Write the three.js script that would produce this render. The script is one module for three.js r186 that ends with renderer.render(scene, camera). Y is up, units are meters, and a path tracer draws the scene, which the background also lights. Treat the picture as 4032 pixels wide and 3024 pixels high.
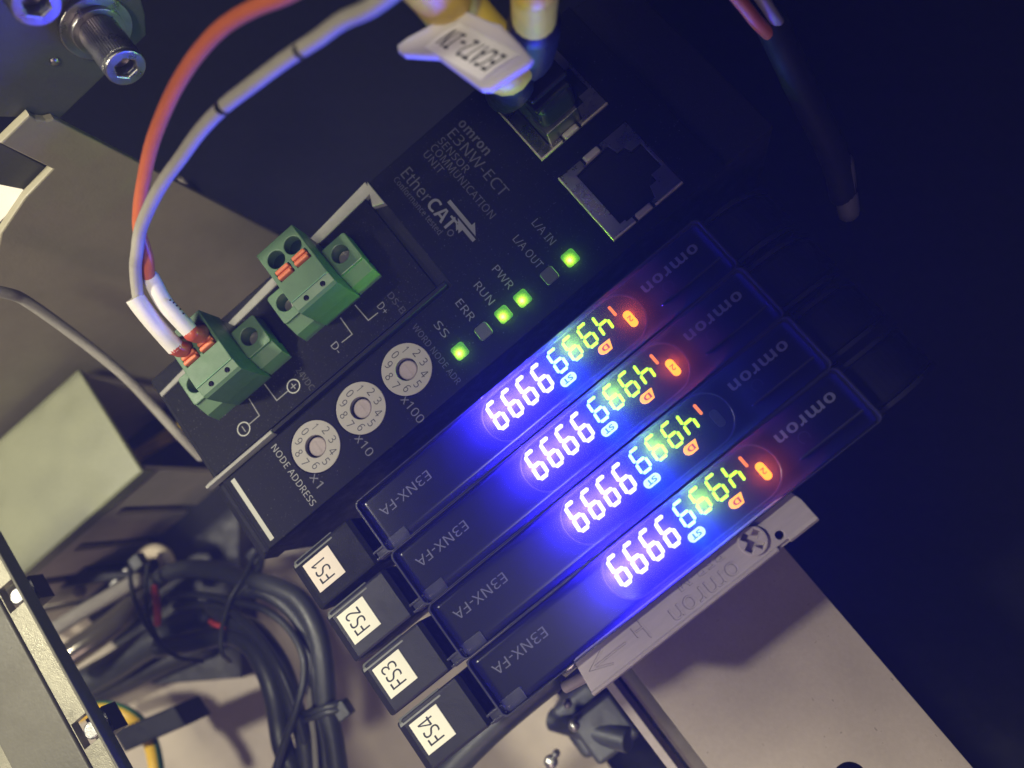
import * as THREE from 'three';
import { RoundedBoxGeometry } from 'three/addons/geometries/RoundedBoxGeometry.js';
import { mergeGeometries, toCreasedNormals } from 'three/addons/utils/BufferGeometryUtils.js';
import { RectAreaLightUniformsLib } from 'three/addons/lights/RectAreaLightUniformsLib.js';
RectAreaLightUniformsLib.init();

// All numbers below are millimetres, turned to metres by MM. u runs along the rail, v up the front of the units, n out of the cabinet.
const MM = 0.001;
const scene = new THREE.Scene();
scene.background = new THREE.Color(0.0006, 0.0006, 0.0007);

// ---------------------------------------------------------------- camera
const EYE = [25.438, 14.610, 117.790];
const RIGHT = [0.60787, 0.76518, -0.21211], DOWN = [0.75761, -0.63889, -0.13360], AHEAD = [-0.23774, -0.07948, -0.96807];
const FOCAL = 768.6;
const camera = new THREE.PerspectiveCamera(2 * Math.atan(384 / FOCAL) * 180 / Math.PI, 1024 / 768, 0.004, 20);
camera.position.set(...EYE).multiplyScalar(MM);
camera.quaternion.setFromRotationMatrix(new THREE.Matrix4().makeBasis(
  new THREE.Vector3(...RIGHT), new THREE.Vector3(...DOWN).negate(), new THREE.Vector3(...AHEAD).negate()));
camera.focus = 0.1215; camera.userData.fStop = 11;
scene.add(camera);
scene.fog = new THREE.FogExp2(new THREE.Color().setRGB(0.4, 0.44, 1), 0.3);  // blue haze added in place of the lens glare

const renderer = new THREE.WebGLRenderer();
renderer.toneMapping = THREE.LinearToneMapping;
renderer.toneMappingExposure = 1;
renderer.shadowMap.enabled = true;

// ---------------------------------------------------------------- lights: two warm lamps of the workshop on the left, and an added pinkish fill
function areaLamp(color, power, pos, target, w, h) {
  const l = new THREE.RectAreaLight(new THREE.Color().setRGB(...color), power, w * MM, h * MM);
  l.position.set(...pos).multiplyScalar(MM);
  l.lookAt(target[0] * MM, target[1] * MM, target[2] * MM);
  scene.add(l); return l;
}
areaLamp([1, 0.95, 0.68], 105, [105, -35, 541], [-30, -40, -20], 80, 80);
areaLamp([1, 0.95, 0.74], 460, [-111, -180, 266], [10, -10, 0], 30, 30);
areaLamp([1, 0.74, 0.66], 4, [277, -229, 241], [40, 0, 0], 200, 140);

// ---------------------------------------------------------------- helpers
let seed = 7;
const rnd = () => { seed = (seed * 1664525 + 1013904223) >>> 0; return seed / 4294967296; };
function sight(x, y) {
  const a = (x - 512) / FOCAL, b = (y - 384) / FOCAL;
  return [0, 1, 2].map(i => RIGHT[i] * a + DOWN[i] * b + AHEAD[i]);
}
const at = (x, y, n) => { const d = sight(x, y), t = (n - EYE[2]) / d[2]; return [EYE[0] + t * d[0], EYE[1] + t * d[1], n]; };      // on the plane at height n
const atU = (x, y, u) => { const d = sight(x, y), t = (u - EYE[0]) / d[0]; return [u, EYE[1] + t * d[1], EYE[2] + t * d[2]]; };    // on a side wall

const flat = g => { const h = g.index ? g.toNonIndexed() : g; for (const k of Object.keys(h.attributes)) if (!['position', 'normal', 'uv'].includes(k)) h.deleteAttribute(k); return h; };
function box(u0, u1, v0, v1, n0, n1, r = 0.25) {
  const a = u1 - u0, b = v1 - v0, c = n1 - n0;
  const g = r > 0 ? new RoundedBoxGeometry(a, b, c, 2, Math.min(r, a * 0.45, b * 0.45, c * 0.45)) : new THREE.BoxGeometry(a, b, c);
  return g.translate((u0 + u1) / 2, (v0 + v1) / 2, (n0 + n1) / 2);
}
const shapeOf = p => p instanceof THREE.Shape ? p : new THREE.Shape(p.map(q => new THREE.Vector2(q[0], q[1])));
function prismN(p, n0, n1, b = 0.2, seg = 2) {
  const o = b > 0 ? { depth: n1 - n0 - 2 * b, bevelEnabled: true, bevelSize: b, bevelThickness: b, bevelOffset: -b, bevelSegments: seg, curveSegments: 20 } : { depth: n1 - n0, bevelEnabled: false, curveSegments: 20 };
  return new THREE.ExtrudeGeometry(shapeOf(p), o).translate(0, 0, n0 + b);
}
function prismV(p, v0, v1, b = 0.2) { // profile in (u, n)
  const g = prismN(p, 0, v1 - v0, b);
  return g.applyMatrix4(new THREE.Matrix4().set(1, 0, 0, 0, 0, 0, -1, v1, 0, 1, 0, 0, 0, 0, 0, 1));
}
function prismU(p, u0, u1, b = 0.2) { // profile in (v, n)
  const g = prismN(p, 0, u1 - u0, b);
  return g.applyMatrix4(new THREE.Matrix4().set(0, 0, 1, u0, 1, 0, 0, 0, 0, 1, 0, 0, 0, 0, 0, 1));
}
function tube(pts, r, seg = 60, rad = 14, caps = true) {
  const c = new THREE.CatmullRomCurve3(pts.map(p => new THREE.Vector3(...p)), false, 'centripetal');
  const parts = [flat(new THREE.TubeGeometry(c, seg, r, rad, false))];
  if (caps) for (const t of [0, 1]) {
    const g = new THREE.SphereGeometry(r, rad, 8); const p = c.getPoint(t); parts.push(flat(g.translate(p.x, p.y, p.z)));
  }
  return mergeGeometries(parts);
}
function along(a, b, profile, seg = 28) { // a turned piece on the axis a -> b; profile [[radius, distance]]
  const A = new THREE.Vector3(...a), d = new THREE.Vector3(...b).sub(A).normalize();
  const g = new THREE.LatheGeometry(profile.map(p => new THREE.Vector2(p[0], p[1])), seg);
  g.applyQuaternion(new THREE.Quaternion().setFromUnitVectors(new THREE.Vector3(0, 1, 0), d));
  return g.translate(A.x, A.y, A.z);
}
const rod = (a, b, r, seg = 18) => { const L = Math.hypot(a[0] - b[0], a[1] - b[1], a[2] - b[2]), e = Math.min(0.15, r * 0.3); return toCreasedNormals(along(a, b, [[0, 0], [r - e, 0], [r, e], [r, L - e], [r - e, L], [0, L]], seg), 0.7); };
const disc = (u, v, n0, n1, r, seg = 32) => rod([u, v, n0], [u, v, n1], r, seg);
function roundRect(u0, u1, v0, v1, r, S = THREE.Shape) {
  const s = new S();
  s.moveTo(u0 + r, v0); s.lineTo(u1 - r, v0); s.absarc(u1 - r, v0 + r, r, -Math.PI / 2, 0, false);
  s.lineTo(u1, v1 - r); s.absarc(u1 - r, v1 - r, r, 0, Math.PI / 2, false);
  s.lineTo(u0 + r, v1); s.absarc(u0 + r, v1 - r, r, Math.PI / 2, Math.PI, false);
  s.lineTo(u0, v0 + r); s.absarc(u0 + r, v0 + r, r, Math.PI, 1.5 * Math.PI, false);
  return s;
}
const circle = (u, v, r, S = THREE.Path) => { const s = new S(); s.absarc(u, v, r, 0, Math.PI * 2, true); return s; };
// uv in units of 'tile' millimetres, looked up along the axis a face looks along
function uvByFace(g, tile) {
  g = flat(g);
  const P = g.attributes.position, uv = new Float32Array(P.count * 2), a = new THREE.Vector3(), b = new THREE.Vector3(), c = new THREE.Vector3();
  for (let i = 0; i < P.count; i += 3) {
    a.fromBufferAttribute(P, i); b.fromBufferAttribute(P, i + 1); c.fromBufferAttribute(P, i + 2);
    const n = b.clone().sub(a).cross(c.clone().sub(a)), x = Math.abs(n.x), y = Math.abs(n.y), z = Math.abs(n.z);
    [a, b, c].forEach((p, k) => { const q = z >= x && z >= y ? [p.x, p.y] : x >= y ? [p.y, p.z] : [p.x, p.z]; uv[2 * (i + k)] = q[0] / tile; uv[2 * (i + k) + 1] = q[1] / tile; });
  }
  g.setAttribute('uv', new THREE.BufferAttribute(uv, 2));
  return g;
}
function uvPlan(g, u0, v0, u1, v1) { // the front of a thing carries one print
  g = flat(g); const P = g.attributes.position, uv = new Float32Array(P.count * 2);
  for (let i = 0; i < P.count; i++) { uv[2 * i] = (P.getX(i) - u0) / (u1 - u0); uv[2 * i + 1] = (P.getY(i) - v0) / (v1 - v0); }
  g.setAttribute('uv', new THREE.BufferAttribute(uv, 2)); return g;
}
const used = {};
const numbered = n => { used[n] = (used[n] || 0) + 1; return used[n] === 1 ? n : `${n}_${String(used[n] - 1).padStart(3, '0')}`; };
function thing(name, label, category, p = [0, 0, 0], group) {
  const o = new THREE.Group(); o.name = numbered(name); o.position.set(p[0] * MM, p[1] * MM, p[2] * MM);
  o.userData = { label, category }; if (group) o.userData.group = group;
  o._base = p; scene.add(o); return o;
}
function part(name, geos, mat, parent, label, keepUV) {
  let g = mergeGeometries([].concat(geos).map(q => keepUV ? flat(q) : uvByFace(q, mat._tile || 10)));
  const b = parent ? (parent._base || [0, 0, 0]) : [0, 0, 0];
  g.translate(-b[0], -b[1], -b[2]); g.scale(MM, MM, MM);
  const m = new THREE.Mesh(g, mat); m.name = parent ? name : numbered(name); m._base = b;
  m.castShadow = m.receiveShadow = true;
  if (label) m.userData.label = label;
  (parent || scene).add(m); return m;
}
function solo(name, geos, mat, label, category, group, keepUV) { // a thing of one piece
  const m = part(name, geos, mat, null, label, keepUV); m.userData.category = category; if (group) m.userData.group = group; return m;
}
function structure(name, geos, mat, keepUV) { const m = part(name, geos, mat, null, null, keepUV); m.userData.kind = 'structure'; return m; }

// ---------------------------------------------------------------- textures and materials
function noiseTexture(size, cells, fn, srgb = false) {
  const layers = cells.map(c => { const a = new Float32Array(c * c); for (let i = 0; i < a.length; i++) a[i] = rnd(); return a; });
  const d = new Uint8Array(size * size * 4), sm = t => t * t * (3 - 2 * t);
  for (let y = 0; y < size; y++) for (let x = 0; x < size; x++) {
    const v = cells.map((c, k) => {
      const X = x / size * c, Y = y / size * c, i = X | 0, j = Y | 0, fx = sm(X - i), fy = sm(Y - j), L = layers[k], w = q => q % c;
      return (L[w(j) * c + w(i)] * (1 - fx) + L[w(j) * c + w(i + 1)] * fx) * (1 - fy) + (L[w(j + 1) * c + w(i)] * (1 - fx) + L[w(j + 1) * c + w(i + 1)] * fx) * fy;
    });
    const o = fn(v, x, y), p = 4 * (y * size + x);
    for (let k = 0; k < 3; k++) d[p + k] = Math.max(0, Math.min(255, (Array.isArray(o) ? o[k] : o) * 255));
    d[p + 3] = 255;
  }
  const t = new THREE.DataTexture(d, size, size, THREE.RGBAFormat);
  t.wrapS = t.wrapT = THREE.RepeatWrapping; t.magFilter = THREE.LinearFilter; t.minFilter = THREE.LinearMipmapLinearFilter;
  if (srgb) t.colorSpace = THREE.SRGBColorSpace;
  t.needsUpdate = true; return t;
}
const grainBump = noiseTexture(512, [256, 128, 32], v => 0.45 * v[0] + 0.35 * v[1] + 0.2 * v[2]);
const patchRough = noiseTexture(512, [8, 24, 90], v => 0.72 + 0.5 * (0.5 * v[0] + 0.3 * v[1] + 0.2 * v[2] - 0.5));
const wearColor = noiseTexture(512, [6, 18, 60, 200], v => { const q = 0.88 + 0.2 * (0.4 * v[0] + 0.3 * v[1] + 0.2 * v[2] + 0.1 * v[3] - 0.5); return [q, q * 0.995, q * 0.985]; });
const specks = noiseTexture(512, [10, 40, 120], v => { const s = v[2] > 0.93 && v[1] > 0.72 ? 0.6 : 1; const q = (0.9 + 0.14 * (v[0] - 0.5) + 0.06 * (v[2] - 0.5)) * s; return [q, q * 0.99, q * 0.98]; });
const dustColor = noiseTexture(512, [256, 200, 60, 8], v => { const s = Math.max(0, v[0] * 0.6 + v[1] * 0.4 - 0.62) * 2.2 * (0.4 + v[2]); return [0.5 + s * 0.9, 0.5 + s * 0.87, 0.5 + s * 0.8].map(q => q * 0.9); });
const brushed = noiseTexture(512, [3, 512], (v, x, y) => 0.5 + 0.5 * (v[1] - 0.5) + 0.2 * (v[0] - 0.5));

const rgb = c => Array.isArray(c) ? new THREE.Color().setRGB(...c) : new THREE.Color(c);
function mat(name, color, rough, metal = 0, o = {}) {
  const { tile = 12, bump = 0.00003, worn = true, speckled, dusty, ...rest } = o;
  const m = new THREE.MeshPhysicalMaterial({ color: rgb(color), roughness: rough, metalness: metal, ...rest });
  if (speckled) m.map = specks; else if (dusty) m.map = dustColor; else if (worn) m.map = wearColor;
  m.roughnessMap = patchRough; m.roughness = Math.min(1, rough / 0.72);
  if (bump) { m.bumpMap = grainBump; m.bumpScale = bump; }
  m._tile = tile; m.name = name; return m;
}
const black = mat('black_plastic', [0.014, 0.014, 0.016], 0.42, 0, { bump: 0.00002, specularIntensity: 0.5 });
const dusty = mat('dusty_black_plastic', [0.03, 0.03, 0.03], 0.6, 0, { dusty: true, bump: 0.00005, tile: 22, specularIntensity: 0.15 });
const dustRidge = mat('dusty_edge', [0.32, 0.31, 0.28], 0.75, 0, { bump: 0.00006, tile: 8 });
const gloss = mat('glossy_black', [0.01, 0.01, 0.012], 0.1, 0, { bump: 0, worn: false });
const smoke = mat('cover_plastic', [0.035, 0.035, 0.045], 0.22, 0, { bump: 0.00001 });
const green = mat('green_plastic', [0.088, 0.17, 0.08], 0.45, 0, { bump: 0.000015 });
const greenDark = mat('green_recess', [0.02, 0.05, 0.03], 0.7);
const orange = mat('orange_plastic', [0.7, 0.18, 0.06], 0.45, 0, { bump: 0.00001 });
const orangeWire = mat('orange_wire', [0.62, 0.15, 0.055], 0.45, 0, { bump: 0.00001 });
const redCollar = mat('red_collar', [0.5, 0.085, 0.04], 0.35, 0, { bump: 0.00001 });
const greyWire = mat('grey_wire', [0.4, 0.37, 0.31], 0.45, 0, { bump: 0.00001 });
const whiteTube = mat('white_marker_tube', [0.78, 0.73, 0.68], 0.5, 0, { bump: 0.00001 });
const steel = mat('steel', [0.62, 0.61, 0.57], 0.32, 1, { bump: 0.00002 });
const darkSteel = mat('dark_steel', [0.3, 0.28, 0.25], 0.38, 1);
const shell = mat('tin_shell', [0.5, 0.45, 0.4], 0.3, 1, { tile: 14, bump: 0 });
const zinc = mat('zinc_plate', [0.55, 0.48, 0.46], 0.62, 0.35, { bump: 0.00004, tile: 9 });
const railSteel = mat('rail_steel', [0.42, 0.36, 0.31], 0.7, 0.1, { speckled: true, tile: 60 });
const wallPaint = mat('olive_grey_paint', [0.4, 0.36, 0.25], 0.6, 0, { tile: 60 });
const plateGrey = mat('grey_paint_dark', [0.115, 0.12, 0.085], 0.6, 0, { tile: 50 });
const lidPaint = mat('pale_lid_plastic', [0.21, 0.215, 0.125], 0.45, 0, { speckled: true, tile: 46 });
const ductGrey = mat('duct_grey', [0.5, 0.45, 0.35], 0.6, 0, { tile: 30 });
const floorPaint = mat('beige_plate', [0.42, 0.36, 0.29], 0.6, 0, { speckled: true, tile: 40 });
const alu = mat('anodised_rail', [0.12, 0.112, 0.078], 0.6, 0.1, { speckled: true, tile: 70 });
const aluBright = mat('rail_groove', [0.32, 0.3, 0.22], 0.38, 0.4, { tile: 20 });
const blackCable = mat('black_cable', [0.032, 0.034, 0.033], 0.42, 0, { bump: 0.00002, tile: 8 });
const greyCable = mat('grey_cable', [0.4, 0.37, 0.32], 0.55, 0, { tile: 4, bump: 0.00012 });
const yellowCable = mat('yellow_cable', [0.85, 0.6, 0.03], 0.45);
const paleCable = mat('pale_cable', [0.7, 0.6, 0.45], 0.5);
const yellowPE = mat('yellow_insulation', [0.75, 0.6, 0.06], 0.45), greenPE = mat('green_insulation', [0.06, 0.2, 0.09], 0.45);
const redPlastic = mat('red_insulation', [0.6, 0.06, 0.04], 0.5);
const dialWhite = mat('dial_white', [0.5, 0.48, 0.44], 0.6);
const dialGrey = mat('dial_rotor', [0.3, 0.25, 0.24], 0.6, 0, { tile: 4 });
const coverClear = new THREE.MeshPhysicalMaterial({ name: 'clear_cover_plastic', color: rgb([0.92, 0.93, 0.97]), roughness: 0.21, specularIntensity: 0.5, transmission: 1, thickness: 0, side: THREE.DoubleSide });
const tagClear = new THREE.MeshPhysicalMaterial({ name: 'clear_sleeve', color: rgb([0.82, 0.76, 0.7]), roughness: 0.35, transmission: 0.35, thickness: 0, clearcoat: 0.6, clearcoatRoughness: 0.15 });
const BLUE = 0.003;
const glow = (name, c, k) => new THREE.MeshStandardMaterial({ name, color: 0x111111, emissive: rgb(c), emissiveIntensity: k, roughness: 0.6 });
const whiteGlow = glow('white_digit_glow', [0.75, 0.72, 1], 2.2);
const greenGlow = glow('green_digit_glow', [0.52, 1, 0.0], 2.0);
const redGlow = glow('red_lamp_glow', [1, 0.22, 0.015], 1.4);
const blueGlow = glow('blue_lamp_glow', [0.35, 0.75, 1], 1.2);
const ledGlow = (() => {
  const c = document.createElement('canvas'); c.width = c.height = 96; const x = c.getContext('2d'); x.fillStyle = '#4f9d12'; x.fillRect(0, 0, 96, 96);
  const g = x.createRadialGradient(60, 62, 4, 58, 58, 52); g.addColorStop(0, '#ffffd0'); g.addColorStop(0.35, '#f4ff4a'); g.addColorStop(0.6, '#9fe81c'); g.addColorStop(1, '#3f8f10'); x.fillStyle = g; x.fillRect(0, 0, 96, 96);
  for (let i = 0; i < 900; i++) { x.fillStyle = rnd() < 0.5 ? 'rgba(20,60,0,0.35)' : 'rgba(210,255,90,0.3)'; x.fillRect(rnd() * 96, rnd() * 96, 2, 2); }
  const t = new THREE.CanvasTexture(c); t.colorSpace = THREE.SRGBColorSpace;
  return new THREE.MeshStandardMaterial({ name: 'green_led_glow', color: 0x111111, emissive: 0xffffff, emissiveMap: t, emissiveIntensity: 1.25, roughness: 0.5 });
})();
const ledDark = mat('unlit_led', [0.045, 0.055, 0.055], 0.35, 0, { bump: 0.00003 });

// print: canvases in millimetres of the face they lie on
function sheet(u0, u1, v0, v1, s, base, speckle = 0) {
  const c = document.createElement('canvas'); c.width = Math.round((u1 - u0) * s); c.height = Math.round((v1 - v0) * s);
  const x = c.getContext('2d'); x.fillStyle = base; x.fillRect(0, 0, c.width, c.height);
  for (let i = 0; i < speckle; i++) { const g = 40 + rnd() * 95 | 0; x.fillStyle = `rgba(${g},${g},${g * 0.95 | 0},${0.12 + rnd() * 0.4})`; const r = 1.2 + rnd() * 3.6 * rnd(); x.fillRect(rnd() * c.width, rnd() * c.height, r, r); }
  x.textBaseline = 'alphabetic';
  return { c, x, s, X: u => (u - u0) * s, Y: v => (v1 - v) * s };
}
// text between two ends of its middle line; turn 0 reads along +u, 1 along -v, 2 along -u
function print(S, str, u, v, length, cap, turn, color, font = 'sans-serif', weight = '') {
  const x = S.x, px = cap / 0.72 * S.s; x.save(); x.translate(S.X(u), S.Y(v)); x.rotate(turn * Math.PI / 2);
  x.font = `${weight} ${Math.max(4, px)}px ${font}`; x.fillStyle = color;
  const w = x.measureText(str).width; x.scale(length * S.s / w, 1); x.fillText(str, 0, cap * S.s / 2); x.restore();
}
function texture(S) { const t = new THREE.CanvasTexture(S.c); t.colorSpace = THREE.SRGBColorSpace; t.anisotropy = 4; return t; }
function printed(name, S, rough, o = {}) { const m = new THREE.MeshPhysicalMaterial({ name, map: texture(S), roughness: rough, ...o }); if (o.bump !== 0) { m.bumpMap = null; } return m; }


// ---------------------------------------------------------------- setting
const q1 = (x, y, n) => at(x * 0.1543, y * 0.1543, n), q1u = (x, y, u) => atU(x * 0.1543, y * 0.1543, u);
const q2 = (x, y, n) => at(341.33 + x * 0.1543, y * 0.1543, n), q3 = (x, y, n) => at(682.7 + x * 0.1543, y * 0.1543, n);
const q4 = (x, y, n) => at(x * 0.1543, 256 + y * 0.1543, n);
const qS = (x, y, n) => at(x * 0.12859, 482.5 + y * 0.12859, n), qU = (x, y, n) => at(101.6 + x * 0.17207, 482.5 + y * 0.17207, n);
const qT = (x, y, n) => at(x * 0.08037, 634.9 + y * 0.08037, n), qW = (x, y, n) => at(507.9 + x * 0.10333, 634.9 + y * 0.10333, n);
const vn = p => [p[1], p[2]], uv2 = p => [p[0], p[1]];

structure('mounting_plate', box(-130, 250, -220, -38, -71, -68, 0), floorPaint);
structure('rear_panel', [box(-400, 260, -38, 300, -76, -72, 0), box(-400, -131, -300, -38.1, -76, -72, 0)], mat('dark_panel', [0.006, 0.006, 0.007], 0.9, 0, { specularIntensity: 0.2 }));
{ // the side wall on the left: a folded painted sheet, stepped at its front edge
  const back = [[350, 772], [890, 1050], [1830, 1540]].map(p => vn(q1u(p[0], p[1], -78)));
  const front = [[0, 930], [190, 745], [235, 775], [300, 785]].map(p => vn(q1u(p[0], p[1], -78)));
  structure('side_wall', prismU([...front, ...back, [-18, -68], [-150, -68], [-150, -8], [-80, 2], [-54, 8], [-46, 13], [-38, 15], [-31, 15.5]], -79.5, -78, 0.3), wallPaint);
}
{ // painted plate above it, with the two socket screws
  const p = [[-60, -60], [900, -60], [945, 100], [950, 230], [620, 550], [390, 772], [260, 765], [-60, 760]].map(a => vn(q1u(a[0], a[1], -79.7)));
  const t = thing('painted_bracket', 'dark grey painted bracket plate at top left that carries two socket screws', 'bracket', [-80, -12, 28]);
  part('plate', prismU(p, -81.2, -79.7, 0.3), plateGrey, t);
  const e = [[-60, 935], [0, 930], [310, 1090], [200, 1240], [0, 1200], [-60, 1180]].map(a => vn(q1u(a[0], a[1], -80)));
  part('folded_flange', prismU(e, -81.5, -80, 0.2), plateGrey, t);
}
{
  const p = [[-120, 1130], [0, 1200], [175, 1270], [0, 1440], [-120, 1560]].map(a => vn(q1u(a[0], a[1], -84)));
  const t = thing('work_lamp', 'bright warm white lamp seen past the edge of the side wall at far left', 'lamp', [-86, -44, 8]);
  part('lamp_panel', prismU(p, -86, -84, 0.2), glow('lamp_panel_glow', [1, 0.86, 0.6], 1.3), t);
  const l = new THREE.PointLight(new THREE.Color().setRGB(1, 0.86, 0.6), 0.00004); l.position.set(-0.0836, -0.043, 0.008); l.shadow.radius = 0.05; l.castShadow = true; scene.add(l);
}
function socketScrew(c, r, len, label) { // axis along +u
  const [u, v, n] = c;
  const t = thing('socket_screw', label, 'screw', c, 'socket head screws on the painted bracket');
  const ring = (r0, r1, a, b) => { const s = new THREE.Shape(); s.absarc(v, n, r1, 0, Math.PI * 2, false); s.holes.push(circle(v, n, r0)); return prismU(s, a, b, Math.min(0.12, (b - a) * 0.3)); };
  part('washer', ring(r * 0.6, r * 1.75, u, u + 0.9), steel, t);
  part('flange', ring(r * 0.6, r * 1.3, u + 0.9, u + 1.7), steel, t);
  const k = new THREE.Shape(); const N = 48; // knurled side
  for (let i = 0; i < N * 2; i++) { const a = i / N * Math.PI, q = r * (i % 2 ? 0.965 : 1); k[i ? 'lineTo' : 'moveTo'](v + q * Math.cos(a), n + q * Math.sin(a)); }
  const hex = new THREE.Path(); for (let i = 0; i < 6; i++) { const a = -i * Math.PI / 3; hex[i ? 'lineTo' : 'moveTo'](v + r * 0.56 * Math.cos(a), n + r * 0.56 * Math.sin(a)); }
  k.holes.push(circle(v, n, r * 0.5));
  part('head', prismU(k, u + 1.7, u + len - 0.8, 0.05), steel, t);
  const rim = new THREE.Shape(); rim.absarc(v, n, r * 0.985, 0, Math.PI * 2, false); rim.holes.push(hex);
  part('rim', prismU(rim, u + len - 0.9, u + len, 0.22), steel, t);
  part('socket', along([u + len - 2.6, v, n], [u + len, v, n], [[0, 0], [r * 0.62, 0.4], [r * 0.6, 2]], 6), darkSteel, t);
}
{
  const b = q1u(612, 165, -79.7); socketScrew(b, 3.0, 9.7, 'shiny knurled socket head screw standing out of the dark bracket at top left');
  const c = q1u(20, -270, -79.7); socketScrew(c, 3.1, 9.5, 'socket head screw cut off by the top left corner of the picture');
  solo('steel_dot', along(q1u(355, 395, -79.7), [0, q1u(355, 395, -79.7)[1], q1u(355, 395, -79.7)[2]], [[0, 0], [0.75, 0], [0.7, 0.25], [0.3, 0.4], [0, 0.42]]), steel, 'small round bright rivet beside the washer of the knurled screw', 'steel_dot');  // small steel dome modelled for a bright spot on the plate
}

// ---------------------------------------------------------------- slotted wiring duct with its pale lid
{
  const t = thing('wiring_duct', 'grey slotted wiring duct with a pale greenish lid at the left edge', 'duct', [-61, -100, -68]);
  const side = new THREE.Shape([[-140, -68], [-70, -68], [-70, -27.2], [-140, -27.2]].map(p => new THREE.Vector2(...p)));
  for (let k = 0; k < 5; k++) { const v = -84.3 - 13 * k; side.holes.push(roundRect(v - 1.5, v + 1.5, -65, -33.5, 1.0, THREE.Path)); }
  part('side_panel', prismU(side, -48.6, -47.2, 0.15), ductGrey, t);
  const other = new THREE.Shape([[-140, -68], [-70, -68], [-70, -27.2], [-140, -27.2]].map(p => new THREE.Vector2(...p)));
  part('side_panel', prismU(other, -75, -73.6, 0.15), ductGrey, t);
  part('base', box(-73.5, -48.7, -140, -70, -68, -66.8, 0.2), ductGrey, t);
  part('lid', [box(-75.4, -46.8, -140, -69.8, -26.6, -25.2, 0.5), box(-47.6, -46.6, -140, -69.8, -29.4, -25.4, 0.4)], lidPaint, t);
}
{
  const p = [[130, 712], [640, 632], [690, 700], [1010, 690], [1010, 735], [640, 800], [250, 860]].map(a => uv2(qS(a[0], a[1], -44)));
  solo('connector_block', prismN(p.reverse(), -58, -44, 0.4), black, 'flat black connector block under the slotted wiring duct', 'connector');
}

// ---------------------------------------------------------------- rail at the bottom left
{
  const t = thing('terminal_rail', 'olive grey metal rail with screw pockets at the bottom left corner', 'rail', [-10, -88, 3]);
  part('plate', [box(-42, 60, -98.3, -86.1, 2.6, 5, 0.3)], alu, t);
  part('end_plate', box(-42, 60, -112, -98.5, 1.6, 4, 0.3), aluBright, t);
  const g = new THREE.Shape([[-42, -86], [60, -86], [60, -82.1], [-42, -82.1]].map(p => new THREE.Vector2(...p)));
  const cut = [[-5.9, -1.3], [-32.5, -27.8]];
  for (const [a, b] of cut) g.holes.push(new THREE.Path([[a, -85.8], [a, -82.3], [b, -82.3], [b, -85.8]].map(p => new THREE.Vector2(...p))));
  part('groove_strip', prismN(g, 2.8, 4.4, 0.06), aluBright, t);
  part('lip', box(-42, 60, -82.05, -81.5, 2.4, 5.1, 0.2), alu, t);
  for (const [a, b] of cut) {
    part('pocket', box(a, b, -85.9, -82.2, -2, 1.2, 0), black, t);
    const c = [(a + b) / 2 + 0.4, -83.7];
    const s = new THREE.Shape(); s.absarc(c[0], c[1], 1.45, 0, Math.PI * 2, false); s.holes.push(circle(c[0] - 0.3, c[1] + 0.5, 0.62));
    part('clamp_screw', prismN(s, 1.2, 3.9, 0.3), steel, t);
  }
}

// ---------------------------------------------------------------- black sensor amplifiers
const UB = sheet(-4.5, 5.1, -27, 43, 26, '#0c0c0f', 500);
print(UB, 'omron', -1.3, 40.7, 11, 1.9, 1, '#7d7d86', 'sans-serif', 'bold');
print(UB, 'E3NX-FA', -0.9, -14.1, 10.4, 1.55, 1, '#6e6e76');
UB.x.strokeStyle = '#2c2c33'; UB.x.lineWidth = 0.16 * UB.s; UB.x.beginPath(); UB.x.arc(UB.X(0.6), UB.Y(33.2), 0.85 * UB.s, 0.6, 5.4); UB.x.stroke();
const unitPrint = printed('amplifier_front', UB, 0.42, { specularIntensity: 0.15 });
const LS = (text, ink) => { const S = sheet(0, 4, 0, 2, 90, ink); return S; };
const SEG = { a: [0, 1], d: [0, -1], g: [0, 0], f: [1, 0.5], b: [-1, 0.5], c: [-1, -0.5], e: [1, -0.5] };
function digit(v0, on, w) { // v0: middle of the upper loop; w: set of sizes. text up is +u, text right is -v; leans to the right
  const out = [], H = w.h, slant = (u, v) => [u, v - (u - w.u) * 0.09];
  for (const k of on) {
    const [sv, su] = SEG[k], uc = w.u - H / 2 + su * H, vc = v0 + sv * w.v, horiz = 'adg'.includes(k);
    const L = (horiz ? 2 * w.v : H) * 0.5 - w.gap, T = w.t / 2, tip = T * 0.75;
    const pts = horiz ? [[-T, -L + tip], [0, -L], [T, -L + tip], [T, L - tip], [0, L], [-T, L - tip]] : [[-L + tip, -T], [-L, 0], [-L + tip, T], [L - tip, T], [L, 0], [L - tip, -T]];
    out.push(flat(prismN(pts.map(p => slant(uc + p[0], vc + p[1])), 0.12, 0.36, 0.04, 1)));
  }
  return mergeGeometries(out);
}
const WHITE = { u: 0.02, h: 2.2, v: 0.85, t: 0.62, gap: 0.07 }, GREEN = { u: -0.72, h: 1.84, v: 0.88, t: 0.5, gap: 0.1 };
const NINE = ['a', 'b', 'c', 'd', 'f', 'g'], FOUR = ['b', 'c', 'f', 'g'];
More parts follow.
